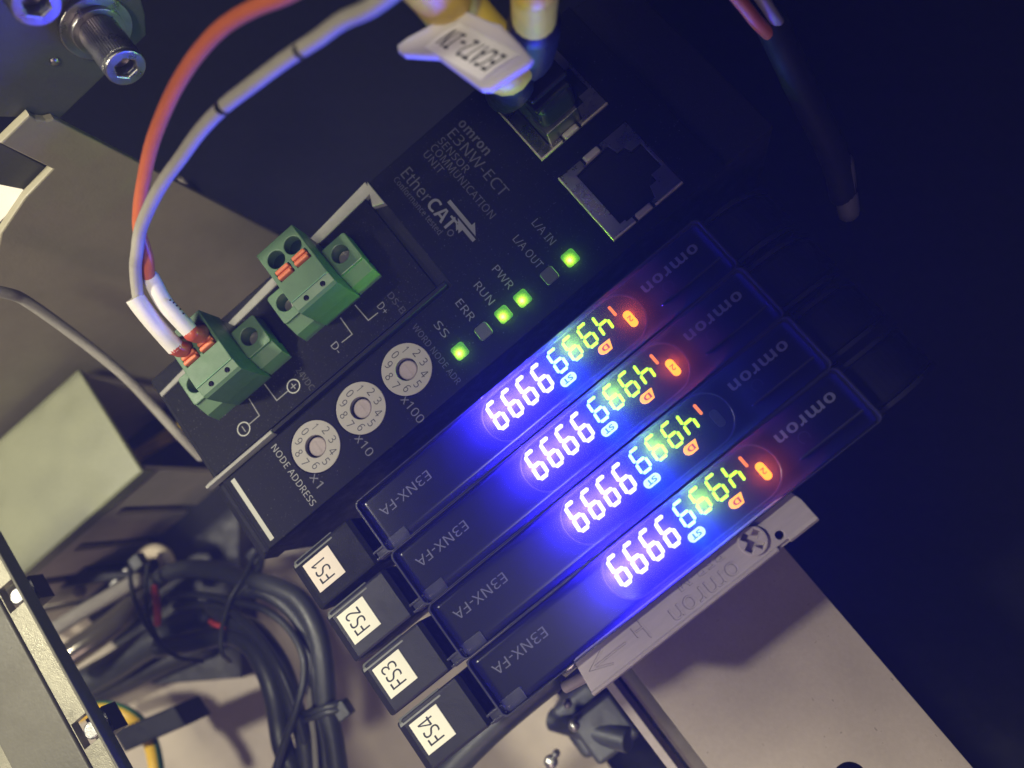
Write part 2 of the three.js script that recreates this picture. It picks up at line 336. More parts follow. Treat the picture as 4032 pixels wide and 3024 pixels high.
// letters on the little lamps, cut out of the glowing face
const lampCanvas = (text, base, ink, w, h, turn = 1) => { const S = sheet(0, w, 0, h, 60, base); print(S, text, w / 2, h / 2 + (turn === 1 ? h * 0.3 : 0), h * 0.6, w * 0.55, turn, ink, 'sans-serif', 'bold'); return texture(S); };
function lampMat(name, text, base, ink, w, h, k) {
  const m = new THREE.MeshStandardMaterial({ name, color: 0x111111, emissive: 0xffffff, emissiveMap: lampCanvas(text, base, ink, w, h), emissiveIntensity: k, roughness: 0.6 });
  return m;
}
const stMat = lampMat('st_lamp', 'ST', '#cdf3ff', '#1a7f96', 1.5, 2.9, 1.5);
const dMat = lampMat('d_lamp', 'D', '#ffa010', '#8a2a02', 1.6, 2.3, 2.1);
const twoMat = (() => { const S = sheet(0, 2.9, 0, 1.3, 60, '#ffa010'); print(S, '2', 1.45, 0.65 + 0.35, 0.7, 0.95, 1, '#a33a05', 'sans-serif', 'bold'); return new THREE.MeshStandardMaterial({ name: 'two_lamp', color: 0x111111, emissive: 0xffffff, emissiveMap: texture(S), emissiveIntensity: 2.1, roughness: 0.6 }); })();

const unit = thing('sensor_amplifier', 'black fibre sensor amplifier beside the communication unit, first of the row of four', 'amplifier', [0, 0, 0], 'fibre sensor amplifiers side by side on the rail');
part('housing', [prismU([[-28, -2], [-27, -0.8], [43, -0.8], [44.5, -2], [46, -8], [46, -30], [-28, -30]], -4.62, 5.2, 0.25)], black, unit);
part('front_panel', uvPlan(box(-4.5, 5.1, -27, 43, -0.8, 0, 0.25), -4.5, -27, 5.1, 43), unitPrint, unit, null, true);
const frame = (o, i, n0, n1, b) => { o.holes.push(i); return prismN(o, n0, n1, b); };
part('display_window', prismN(roundRect(-4.35, 4.15, -2.7, 28.1, 4.0), 0.02, 0.12, 0.03), gloss, unit);
part('window_rim', frame(roundRect(-4.45, 4.3, -2.95, 28.35, 4.2), roundRect(-4.1, 3.95, -2.6, 28.0, 3.9, THREE.Path), 0.02, 0.55, 0.16), smoke, unit);
for (let k = 0; k < 4; k++) part('white_display_digit', digit(k * 3.059 - 0.02, NINE, WHITE), whiteGlow, unit);
for (let k = 0; k < 4; k++) part('green_display_digit', digit(12.763 + k * 3.052, k === 3 ? FOUR : NINE, GREEN), greenGlow, unit);
part('status_lamp', uvPlan(prismN(roundRect(1.05, 2.55, 10.85, 13.7, 0.72), 0.12, 0.34, 0.05), 1.05, 10.85, 2.55, 13.7), stMat, unit, null, true);
part('output_lamp', uvPlan(prismN([[2.5, 19.4], [2.45, 20.6], [0.95, 21.2], [0.9, 19.2], [1.1, 18.8], [1.5, 18.55], [1.95, 18.55], [2.3, 18.85]], 0.12, 0.34, 0.05), 0.9, 18.55, 2.5, 21.2), dMat, unit, null, true);
part('channel_lamp', uvPlan(prismN(roundRect(-0.75, 2.15, 24.95, 26.3, 0.64), 0.12, 0.34, 0.05), -0.75, 24.95, 2.15, 26.3), twoMat, unit, null, true);
part('bar_lamp', prismN(roundRect(-3.05, -1.15, 24.05, 24.55, 0.2), 0.12, 0.3, 0.04), redGlow, unit);
{ // the clear hinged cover, a thin moulded sheet with rounded shoulders
  const nu = 26, nv = 120, g = new THREE.PlaneGeometry(1, 1, nu, nv), P = g.attributes.position, sm = t => Math.sqrt(Math.max(0, 1 - (1 - Math.min(1, t)) ** 2));
  for (let i = 0; i < P.count; i++) {
    const e = t => 0.5 - 0.5 * Math.cos(Math.PI * t), a = e(P.getX(i) + 0.5), b = e(P.getY(i) + 0.5);
    const u = -4.55 + 9.7 * a, v = -26.6 + 69.4 * b;
    P.setXYZ(i, u, v, 0.05 + 1.75 * sm(Math.min(u + 4.55, 5.15 - u) / 1.1) * sm(Math.min(v + 26.6, 42.8 - v) / 1.6) - (v > 30 ? 0.5 * sm((v - 30) / 8) * sm((v - 30) / 8) : 0));
  }
  g.computeVertexNormals();
  part('clear_cover', g, coverClear, unit);
}
part('cover_edge', [frame(roundRect(-4.68, 5.28, -26.95, 43.1, 1.0), roundRect(-4.5, 5.1, -26.6, 42.8, 0.9, THREE.Path), -0.2, 1.6, 0.05), box(2.35, 2.7, 30.4, 41.7, 1.2, 1.75, 0.15), box(-4.2, 2.4, 42.9, 43.5, -0.4, 0.6, 0.15)], smoke, unit);  // outer rim raised and opaque, shaped to hold back blue spill
part('cover_hinge', [box(3.2, 5.1, -28.9, -26.4, -1.2, 0.6, 0.3), box(3.3, 3.7, -29.2, -26.2, -0.8, 0.95, 0.12), box(4.5, 4.9, -29.2, -26.2, -0.8, 0.95, 0.12), box(3.0, 5.1, -26.5, -22.5, 0.02, 0.35, 0.12)], smoke, unit);
{
  const arc = (a, b, c) => { const o = []; for (let i = 0; i <= 14; i++) { const t = i / 14; o.push([a[0] * (1 - t) ** 2 + 2 * b[0] * t * (1 - t) + c[0] * t * t, a[1] * (1 - t) ** 2 + 2 * b[1] * t * (1 - t) + c[1] * t * t]); } return o; };
  const topArc = arc([43.6, -0.9], [52, 0.2], [57.5, -12]);
  part('fibre_lever', prismU([[43.6, -20], [57.5, -20], ...topArc.slice().reverse()].reverse(), -3.4, 4.2, 0.9), black, unit);
  part('lever_rim', [prismU([...arc([43.7, -0.75], [52.1, 0.45], [57.8, -12]), ...arc([43.7, -1.6], [51.8, -0.7], [56.8, -12]).reverse()].reverse(), -4.0, -3.3, 0.12), prismU([...arc([43.7, -0.75], [52.1, 0.45], [57.8, -12]), ...arc([43.7, -1.6], [51.8, -0.7], [56.8, -12]).reverse()].reverse(), 4.1, 4.8, 0.12)], smoke, unit);
}
function ledLight(c, I, u, v, n = 0.24) {
  const l = new THREE.PointLight(new THREE.Color().setRGB(...c), I);
  l.position.set(u * MM, v * MM, n * MM); l.shadow.radius = 0.005; l.castShadow = true; scene.add(l);
}
function unitLamps(x, two) { // one lamp in each white digit and in the small lamps
  for (let k = 0; k < 4; k++) ledLight([0.028, 0.016, 1], BLUE * [1.25, 1.15, 1, 0.6][k], x - 1.08, k * 3.059 - 0.5);
  ledLight([0.0, 0.01, 1], BLUE * 0.4, x + 2.48, 12.2);
  if (two) ledLight([1, 0.1, 0.01], BLUE * 0.045, x + 0.7, 25.6);
  ledLight([0.4, 1, 0.02], BLUE * 0.1, x - 1.64, 15.82);
}
const where = ['next to the communication unit', 'above the plug marked FS2', 'above the plug marked FS3', 'next to the metal end bracket'];
for (let k = 0; k < 4; k++) {
  const o = k ? unit.clone() : unit;
  if (k) { o.name = numbered('sensor_amplifier'); scene.add(o); o.position.x = 10 * k * MM; }
  o.userData = { ...unit.userData, label: 'black sensor amplifier with lit digits, ' + where[k] };
  if (k === 2) { const c = o.children.find(m => m.name === 'channel_lamp'); c.material = ledDark; c.userData.label = 'unlit channel lamp'; }
  unitLamps(10 * k, k !== 2);
}
// plugs with the FS stickers
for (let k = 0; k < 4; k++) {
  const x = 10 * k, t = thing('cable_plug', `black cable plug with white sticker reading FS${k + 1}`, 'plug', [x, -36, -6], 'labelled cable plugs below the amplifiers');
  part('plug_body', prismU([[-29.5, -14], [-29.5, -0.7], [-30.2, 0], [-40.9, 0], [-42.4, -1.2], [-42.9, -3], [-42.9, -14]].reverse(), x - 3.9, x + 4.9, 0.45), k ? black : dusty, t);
  part('side_bevel', prismV([[x - 4.2, -0.9], [x - 3.45, -0.06], [x - 3.0, 0.1], [x - 3.0, -0.9]].reverse(), -41.6, -33.5, 0.1), mat('plug_edge_highlight', [0.16, 0.165, 0.15], 0.5), t);  // paler plastic puts the edge highlight into the colour
  const S = sheet(0, 5.3, 0, 5.45, 60, k ? '#d9d6c4' : '#cfc3b6'); print(S, `FS${k + 1}`, 4.75, 2.45, 4.2, 2.75, 2, '#141414');  // first sticker darker and pinker: its shade is in the paper colour
  part('sticker', uvPlan(box(x - 2.55, x + 2.75, -40.3, -34.85, 0.0, 0.12, 0.04), x - 2.55, -40.3, x + 2.75, -34.85), printed('sticker_paper', S, 0.7), t, null, true);
}

// ---------------------------------------------------------------- communication unit
const CU = { x: -17.0, y: 0 };
{
  const t = thing('communication_unit', 'black communication unit with three number dials, green lamps and two network sockets', 'module', [-27, 0, -20]);
  part('housing', [box(-46.9, -8.6, -45.5, 62, -45, -1.2, 0.4), prismU([[-47, -3.2], [-44.0, -0.7], [-43, -0.7], [-43, -8], [-47, -8]].reverse(), -23.2, -8.5, 0.3)], dusty, t);
  const F = sheet(-47, -8.3, -46.2, 52, 20, '#0e0e10', 9000);
  const g = '#64646a', dim = '#48484d';  // upper lettering darker: its shade is put into the ink
  print(F, 'omron', -44.4, 26.1, 8.2, 1.75, 0, dim, 'sans-serif', 'bold'); print(F, 'E3NW-ECT', -44.4, 23.7, 15.6, 1.9, 0, dim);
  print(F, 'SENSOR', -44.4, 21.5, 8, 1.35, 0, dim); print(F, 'COMMUNICATION', -44.4, 19.8, 17.4, 1.35, 0, dim); print(F, 'UNIT', -44.4, 18.1, 5, 1.3, 0, dim);
  print(F, 'Ether', -44.5, 13.5, 7.4, 2.2, 0, dim); print(F, 'CAT', -37, 13.6, 6.6, 2.3, 0, g, 'sans-serif', 'bold');
  print(F, 'Conformance tested', -44.4, 11.4, 13.4, 1.05, 0, dim);
  { const x = F.x, P = (a) => { x.beginPath(); a.forEach((q, i) => x[i ? 'lineTo' : 'moveTo'](F.X(q[0]), F.Y(q[1]))); x.fill(); }; x.fillStyle = g;
    P([[-34.6, 15.5], [-34.6, 16.2], [-28.6, 16.2], [-28.6, 16.9], [-26.6, 15.5]]); P([[-32, 14.5], [-30, 14.5], [-30, 15.2], [-26.2, 15.2], [-26.2, 14.5], [-29.6, 14.5], [-29.6, 13.6], [-31.6, 15]]);
    P([[-31.2, 15.2], [-29, 13.6], [-29, 14.5], [-26.4, 14.5], [-26.4, 15.2]]);
    x.strokeStyle = dim; x.lineWidth = 0.18 * F.s; x.beginPath(); x.arc(F.X(-30), F.Y(12.7), 0.5 * F.s, 0, Math.PI * 2); x.stroke(); }
  print(F, 'L/A IN', -22.2, 24.4, 5.4, 1.35, 0, g); print(F, 'L/A OUT', -22.2, 20.4, 6.9, 1.35, 0, g); print(F, 'PWR', -20.6, 14.7, 4.8, 1.4, 0, g); print(F, 'RUN', -20.5, 10.7, 4.8, 1.4, 0, g);
  print(F, 'ERR', -20.3, 6.6, 4.4, 1.35, 0, g); print(F, 'SS', -19.8, 1.6, 3.3, 1.4, 0, g); print(F, 'WORD NODE ADR', -21.8, -1.6, 12.6, 1.1, 0, dim);
  print(F, 'x100', -13.6, -10.2, 5.4, 1.5, 0, g); print(F, 'x10', -13.6, -20.2, 4.2, 1.5, 0, g); print(F, 'x1', -13.5, -30.2, 3.1, 1.5, 0, g); print(F, 'NODE ADDRESS', -21.9, -32.9, 12.7, 1.2, 0, '#8a8a88');
  F.x.fillStyle = '#a9a89e'; F.x.fillRect(F.X(-21.9), F.Y(-41.7), 12.6 * F.s, 0.85 * F.s);
  const out = new THREE.Shape([[-22.7, -43.6], [-8.3, -43.6], [-8.3, 52], [-47, 52], [-47, 7.4], [-22.7, 7.4]].map(p => new THREE.Vector2(...p)));
  const jack = [[-43.2, -29.0], [-24.9, -10.6]];
  for (const [a, b] of jack) out.holes.push(new THREE.Path([[a, 31.65], [a, 45.7], [b, 45.7], [b, 31.65]].map(p => new THREE.Vector2(...p))));
  for (const v of [-27.04, -17.06, -7.08]) out.holes.push(circle(-16.83, v, 4.42));
  part('front_panel', uvPlan(prismN(out, -1.2, 0, 0.2), -47, -46.2, -8.3, 52), printed('unit_front', F, 0.55, { specularIntensity: 0.15 }), t, null, true);
  // terminal side, with its own print
  const Q = sheet(-45.4, -24.2, -45, 7.4, 22, '#111111', 5200), x = Q.x;
  const line = (...p) => { x.strokeStyle = '#7b7b78'; x.lineWidth = 0.2 * Q.s; x.beginPath(); p.forEach((q, i) => x[i ? 'lineTo' : 'moveTo'](Q.X(q[0]), Q.Y(q[1]))); x.stroke(); };
  const ring = (u, v, r) => { x.strokeStyle = '#a0a09a'; x.lineWidth = 0.22 * Q.s; x.beginPath(); x.arc(Q.X(u), Q.Y(v), r * Q.s, 0, Math.PI * 2); x.stroke(); };
  ring(-27.6, -35.6, 1.15); ring(-27.6, -24.2, 1.15); line([-28.2, -35.6], [-27, -35.6]); line([-28.2, -24.2], [-27, -24.2]); line([-27.6, -24.8], [-27.6, -23.6]);
  line([-27.6, -34.45], [-27.6, -32], [-31.2, -31.8]); line([-27.6, -25.35], [-27.6, -28], [-31.4, -28.1]); line([-27.9, -13.1], [-27.8, -10.8], [-31.5, -10.7]); line([-27.7, -5.1], [-27.8, -7.2], [-31.5, -7.4]);
  print(Q, '24VDC', -29.6, -21.8, 4.7, 1.1, 0, '#4a4a48'); print(Q, 'D-', -29, -14.3, 2.3, 1.3, 0, '#77777a'); print(Q, 'D+', -28.9, -4, 2.3, 1.3, 0, '#6a6a6e'); print(Q, 'DS-B', -29.2, -1.6, 4.6, 1.1, 0, '#444448'); print(Q, 'IF', -33.2, -37.4, 1.5, 1.2, 0, '#8a8a88');
  part('terminal_panel', uvPlan(prismN([[-42.2, -44.3], [-24.4, -44.3], [-24.4, 5.2], [-45.2, 5.2]], -1.4, -0.1, 0.15), -45.4, -45, -24.2, 7.4), printed('terminal_print', Q, 0.55, { specularIntensity: 0.15 }), t, null, true);
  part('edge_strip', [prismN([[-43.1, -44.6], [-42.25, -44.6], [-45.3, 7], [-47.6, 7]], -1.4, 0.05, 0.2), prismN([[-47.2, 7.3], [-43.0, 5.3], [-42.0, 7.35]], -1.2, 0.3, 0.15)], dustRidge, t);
  part('ridge_lit', prismV([[-24.7, -1], [-23.9, 0.55], [-23.4, 0.55], [-23.2, -1]].reverse(), -46.6, -31.6, 0.12), dustRidge, t);  // recoloured where the shade begins: pale lit part here, dark part next
  part('ridge_shaded', prismV([[-24.7, -1], [-24.0, 0.3], [-23.4, 0.3], [-23.2, -1]].reverse(), -31.6, 6.8, 0.12), dusty, t);
  // dials
  [[-27.04, 'x1'], [-17.06, 'x10'], [-7.08, 'x100']].forEach(([v]) => {
    const u = -16.83, S = sheet(-4.5, 4.5, -4.5, 4.5, 40, '#8a857d');
    for (let k = 0; k < 10; k++) { const a = Math.PI - k * Math.PI / 5; print(S, String(k), 3.17 * Math.cos(a) - 0.5, 3.17 * Math.sin(a), k === 1 ? 0.75 : 1.0, 1.4, 0, '#1f1d20'); }
    const s = new THREE.Shape(); s.absarc(u, v, 4.4, 0, Math.PI * 2, false); s.holes.push(circle(u, v, 1.9));
    const d = part('dial', uvPlan(prismN(s, -1.1, -0.05, 0.08), u - 4.5, v - 4.5, u + 4.5, v + 4.5), printed('dial_face', S, 0.6), t, null, true);
    part('rotor', [rod([u, v, -2.4], [u, v, -0.75], 1.6), box(u - 1.2, u + 1.2, v - 0.16, v + 0.16, -0.8, -0.7, 0)], dialGrey, d);
    part('dial_well', along([u, v, -2.5], [u, v, 0], [[0, 0], [1.92, 0.02], [1.92, 1.5]]), black, d);
  });
  // lamps
  [[24.8, 1], [20.5, 0], [14.9, 1], [10.9, 1], [6.7, 0], [1.7, 0.8]].forEach(([v, on]) => {
    part('indicator_lamp', uvPlan(prismN(roundRect(-14.45, -11.95, v - 1.2, v + 1.2, 0.5), -0.2, 0.28, 0.1), -14.45, v - 1.2, -11.95, v + 1.2), on ? ledGlow : ledDark, t, null, true);
    if (on) ledLight([0.35, 1, 0.03], BLUE * 0.15, -13.2, v, 0.1);
  });
  // network sockets
  jack.forEach(([a, b]) => {
    const c = (a + b) / 2, hole = [[-5.5, 34.2], [5.5, 34.2], [5.5, 35.2], [5.9, 35.2], [5.9, 41], [3.9, 41.6], [3.9, 43], [2.6, 43], [2.6, 45.1], [-2.6, 45.1], [-2.6, 43.2], [-3.9, 42.8], [-3.9, 41.4], [-5.9, 41]];
    const H = () => new THREE.Path(hole.map(p => new THREE.Vector2(c + p[0], p[1])));
    const o = new THREE.Shape([[a + 0.05, 31.7], [b - 0.05, 31.7], [b - 0.05, 45.65], [a + 0.05, 45.65]].map(p => new THREE.Vector2(...p))); o.holes.push(H());
    const k = part('network_socket', prismN(o, -0.5, -0.05, 0.06), shell, t);
    const w = new THREE.Shape([[a + 0.2, 32], [b - 0.2, 32], [b - 0.2, 45.5], [a + 0.2, 45.5]].map(p => new THREE.Vector2(...p))); w.holes.push(H());
    part('cavity', [prismN(w, -13, -0.55, 0), box(a, b, 31.7, 45.6, -14, -13, 0)], gloss, k);
    part('shield_edge', [box(a + 0.05, b - 0.05, 31.65, 31.95, -0.4, 0.35, 0.1), box(b - 0.4, b - 0.05, 31.7, 36.2, -0.4, 0.4, 0.1), box(b - 0.4, b - 0.05, 40.2, 45.6, -0.4, 0.4, 0.1)], mat('tin_edge_glint', [0.6, 0.52, 0.45], 0.5, 0.35), k);  // lighter matt metal stands in for the glint on rims and tabs
    for (const [e, f] of [[a + 0.1, a + 1.3], [b - 1.2, b - 0.1]]) part('spring_tab', box(e, f, 36.7, 39.7, -0.4, 0.5, 0.3), zinc, k);
    part('slot', [box(a + 0.1, a + 1.2, 36.25, 36.65, -0.3, 0.03, 0), box(a + 0.1, a + 1.2, 39.75, 40.15, -0.3, 0.03, 0), box(b - 1.2, b - 0.1, 36.25, 36.65, -0.3, 0.03, 0), box(b - 1.2, b - 0.1, 39.75, 40.15, -0.3, 0.03, 0)], gloss, k);
  });
}

// ---------------------------------------------------------------- green terminal plugs
const plug = thing('terminal_plug', 'green terminal plug without wires, nearer the network sockets', 'terminal plug', [-37, -9.6, 0], 'green terminal plugs on the communication unit');
{
  const V0 = -13.45, V1 = -5.75, top = new THREE.Shape([[-44.3, V0], [-33.9, V0], [-33.9, V1], [-44.3, V1]].map(p => new THREE.Vector2(...p)));
  for (const v of [-11.15, -7.65]) { top.holes.push(circle(-41.4, v, 1.5)); top.holes.push(new THREE.Path([[-39.7, v - 1.5], [-39.7, v + 1.35], [-37.8, v + 1.35], [-37.8, v - 1.5]].map(p => new THREE.Vector2(...p)))); }
  part('body', [prismN(top, 4, 10.1, 0.15), prismV([[-43.6, -0.1], [-31.9, -0.1], [-31.8, 4.05], [-44, 4.05]].reverse(), V0, V1, 0.15), prismV([[-33.95, 3.9], [-31.8, 3.9], [-31.95, 9.0], [-32.4, 9.5], [-33.95, 9.95]].reverse(), V0, V1, 0.12)], green, plug);
  part('wire_entry', [-11.15, -7.65].map(v => along([-41.4, v, 4.1], [-41.4, v, 10], [[0, 0], [1.35, 0.1], [1.5, 4]])), greenDark, plug);
  for (const v of [-11.2, -7.75]) part('release_lever', [box(-39.6, -38.85, v - 1.35, v + 1.3, 6, 10.7, 0.3), box(-39.1, -38.4, v - 1.35, v + 1.3, 6, 10.15, 0.15), box(-38.65, -37.9, v - 1.45, v + 1.2, 6, 10.75, 0.3)], orange, plug);
  part('test_hole', [-11.05, -7.6].map(v => disc(-33.15, v, 9.2, 9.86, 0.48)), gloss, plug);
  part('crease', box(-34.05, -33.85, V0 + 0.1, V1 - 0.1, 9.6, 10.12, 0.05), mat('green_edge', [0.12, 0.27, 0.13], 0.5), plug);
  for (const [a, b, c] of [[-17.9, V0, -15.65], [V1, -0.7, -3.4]]) {
    const s = roundRect(-40.7, -34.9, a, b, 0.5); s.holes.push(circle(-38.0, c, 1.55));
    const f = part('screw_flange', [prismN(s, 1.2, 4.3, 0.15), prismV([[-40.4, -0.1], [-32.4, -0.1], [-33, 2.2], [-35, 3.8], [-40.5, 3.8]].reverse(), a + 0.02, a + 0.72, 0.1), prismV([[-35.2, -0.1], [-32.2, -0.1], [-33, 2.4], [-35.2, 3.9]].reverse(), a + 0.1, b - 0.1, 0.1)], green, plug);
    part('screw', [disc(-38, c, 0, 1.9, 1.4), box(-39.2, -36.8, c - 0.2, c + 0.2, 1.85, 1.95, 0)], darkSteel, f);
  }
}
{
  const o = plug.clone(); o.name = numbered('terminal_plug'); scene.add(o); o.position.x += 0.4 * MM; o.position.y -= 20.6 * MM;
  o.userData = { ...plug.userData, label: 'green terminal plug with two white marked wires in it' };
}

// ---------------------------------------------------------------- wires into the lower plug
{
  const t = thing('orange_wire', 'orange wire curving over the left of the picture into the green plug', 'wire', [-41, -28, 10]);
  part('insulation', tube([q1(2050, -140, 50), q1(1850, -30, 48), q1(1640, 55, 46.5), q1(1450, 170, 44.5), q1(1290, 335, 42), q1(1150, 545, 39), q1(1050, 755, 36), q1(980, 950, 33), q1(935, 1150, 30), q1(905, 1350, 27), q1(905, 1500, 24.5), q4(955, 20, 21.5), q4(970, 160, 18.5), q4(1010, 220, 17)], 0.92, 90), orangeWire, t);
  part('marker_tube', tube([q4(975, 140, 18.6), q4(1070, 310, 16.6), q4(1150, 400, 15.2), q4(1245, 500, 13)], 1.28, 40, 20), whiteTube, t);
  part('marker_print', [[1095, 285], [1118, 302], [1138, 322], [1160, 345], [1180, 372]].map(p => { const q = q4(p[0] + 8, p[1], 17.3); return new THREE.SphereGeometry(0.16, 8, 6).translate(...q); }), gloss, t);
  part('ferrule_collar', tube([q4(1245, 500, 13.1), q4(1280, 510, 11.9), q4(1302, 500, 10.3), [-41.2, -28.2, 8]], 1.36, 20, 18), redCollar, t);
  const g = thing('grey_wire', 'light grey wire with dark bands running beside the orange wire', 'wire', [-41, -32, 10]);
  part('insulation', tube([at(420, -30, 55), at(370, 8, 51), q1(2212, 138, 49), q1(2050, 255, 47), q1(1850, 385, 45), q1(1650, 535, 43), q1(1450, 690, 40.5), q1(1300, 845, 38), q1(1170, 1025, 35), q1(1050, 1190, 32), q1(960, 1360, 29), q1(905, 1510, 26), q1(885, 1659, 24), q4(878, 60, 22.5), q4(885, 190, 20.3), q4(905, 300, 18.8), q4(950, 370, 17.5)], 0.86, 90), greyWire, g);
  const band = (a, b) => tube([a, b], 0.875, 2, 14, false);
  part('print_band', [band(q1(1455, 686, 40.6), q1(1428, 708, 40.2)), band(q1(1960, 318, 46.1), q1(1935, 333, 45.8))], gloss, g);
  part('marker_tube', [tube([q4(872, 268, 19.4), q4(935, 355, 18), q4(1030, 470, 15.6), q4(1140, 595, 12.6)], 1.42, 40, 22, false), tube([q4(872, 268, 19.4), q4(935, 355, 18), q4(1030, 470, 15.6), q4(1140, 595, 12.6)], 1.2, 40, 22, false)], whiteTube, g);
  part('ferrule_collar', tube([q4(1135, 590, 12.8), q4(1170, 602, 11.8), q4(1192, 592, 10.3), [-41.2, -31.7, 8]], 1.38, 20, 18), redCollar, g);
}
solo('thin_cable', tube([q4(-60, 220, 17), q4(60, 245, 14), q4(140, 275, 11), q4(500, 528, 0), q4(820, 790, -8), q4(1000, 980, -13), q4(1150, 1145, -15), q4(1300, 1300, -20)], 0.98, 70, 12), greyCable, 'thin grey braided cable crossing the wiring duct lid towards the dials', 'cable');
solo('yellow_cable', tube([q4(700, 1400, -58), q4(860, 1310, -56), q4(1180, 1110, -52), q4(1400, 980, -50)], 1.7, 20, 12), yellowCable, 'dim yellow cable low behind the left side of the communication unit', 'cable');

// ---------------------------------------------------------------- network cables with the tag
{
  const t = thing('network_cable', 'yellow network cable with black boot plugged into the upper socket', 'cable', [-36, 39, 0]);
  part('plug_shell', [box(-41.9, -30.2, 34.4, 40.9, -9, 3.5, 0.3)], darkSteel, t);
  part('boot', [tube([[-36.3, 37.6, 3], [-37.5, 37.3, 12], q2(1220, 330, 20), q2(1250, 160, 27)], 3.6, 30, 20), box(-41.6, -30.8, 34.6, 41.5, 3, 9, 1.4), ...[6, 9, 12].map(n => box(-41.8, -31.4, 34.4, 41.2, n - 0.5, n + 0.5, 0.4))], black, t);
  part('sheath', tube([q2(1250, 175, 26.5), q2(1250, 60, 31), q2(1255, -80, 36)], 2.9, 20, 18), yellowCable, t);
  const k = thing('tagged_cable', 'yellow cable at the top edge carrying the clear label sleeve', 'cable', at(450, 10, 40));
  part('sheath', tube([q2(420, -330, 44), q2(600, -130, 38), q2(720, 40, 30), q2(860, 210, 26), q2(1060, 420, 21)], 4.1, 40, 20), yellowCable, k);
  part('boot', tube([q2(980, 330, 23), q2(1080, 470, 19), q2(1110, 540, 14), q2(1060, 600, 6)], 3.2, 24, 18), black, k);
  const outline = [[356, 285], [420, 235], [560, 160], [640, 90], [720, 55], [800, 60], [960, 130], [1030, 150], [1130, 250], [1240, 375], [1215, 410], [965, 575], [905, 575], [620, 365], [400, 352], [360, 320]].map(p => uv2(q2(p[0], p[1], 34)));
  const tag = thing('label_sleeve', 'milky clear label sleeve with a white paper reading ECAT2-IN', 'label', at(475, 50, 33));
  part('sleeve', prismN(outline.reverse(), 32.6, 34, 0.5, 3), tagClear, tag);
  // the paper, bent a little over the cable
  const S = sheet(0, 12, 0, 6.6, 60, '#e9e4ea'); print(S, 'ECAT2-IN', 0.7, 3.3, 10.6, 3.7, 0, '#0c0c10', 'monospace', 'bold');
  const c = [q2(1165, 350, 34.15), q2(905, 520, 34.15), q2(540, 305, 34.15), q2(765, 150, 34.15)]; // start top? start of text at right
  const g = new THREE.PlaneGeometry(1, 1, 20, 8), P = g.attributes.position;
  for (let i = 0; i < P.count; i++) {
    const a = P.getX(i) + 0.5, b = P.getY(i) + 0.5; // a along the text, b up the text
    const q = [0, 1, 2].map(j => (1 - a) * ((1 - b) * c[0][j] + b * c[1][j]) + a * ((1 - b) * c[3][j] + b * c[2][j]));
    P.setXYZ(i, q[0], q[1], q[2] + 0.35 * Math.sin(b * Math.PI));
  }
  g.computeVertexNormals();
  const pm = printed('label_paper', S, 0.55); pm.side = THREE.DoubleSide;
  part('paper', g, pm, tag, null, true);
}
{
  const t = thing('black_cable', 'black cable at top right ending in a grey sleeve', 'cable', at(830, 170, -5));
  part('sheath', tube([q3(575, 150, 8), q3(680, 380, 5), q3(800, 640, 0), q3(930, 900, -5), q3(1010, 1100, -10), q3(1040, 1250, -13)], 2.3, 40, 18), mat('dull_black_cable', [0.012, 0.012, 0.012], 0.6, 0, { specularIntensity: 0.3 }), t);
  part('sleeve', tube([q3(1035, 1060, -9.2), q3(1075, 1370, -15)], 1.75, 10, 20), mat('dim_grey_sleeve', [0.16, 0.15, 0.135], 0.6), t);
  solo('orange_core', tube([q3(300, -80, 14), q3(400, 40, 12.5), q3(470, 130, 11), q3(555, 215, 8.5)], 0.95, 30, 14), orangeWire, 'short orange wire end at the top edge, right of centre', 'wire');
  solo('grey_core', tube([q3(460, -80, 13), q3(540, 30, 11.5), q3(600, 120, 10), q3(650, 190, 7)], 0.9, 30, 14), greyWire, 'short grey wire end beside the orange one at the top edge', 'wire');
}

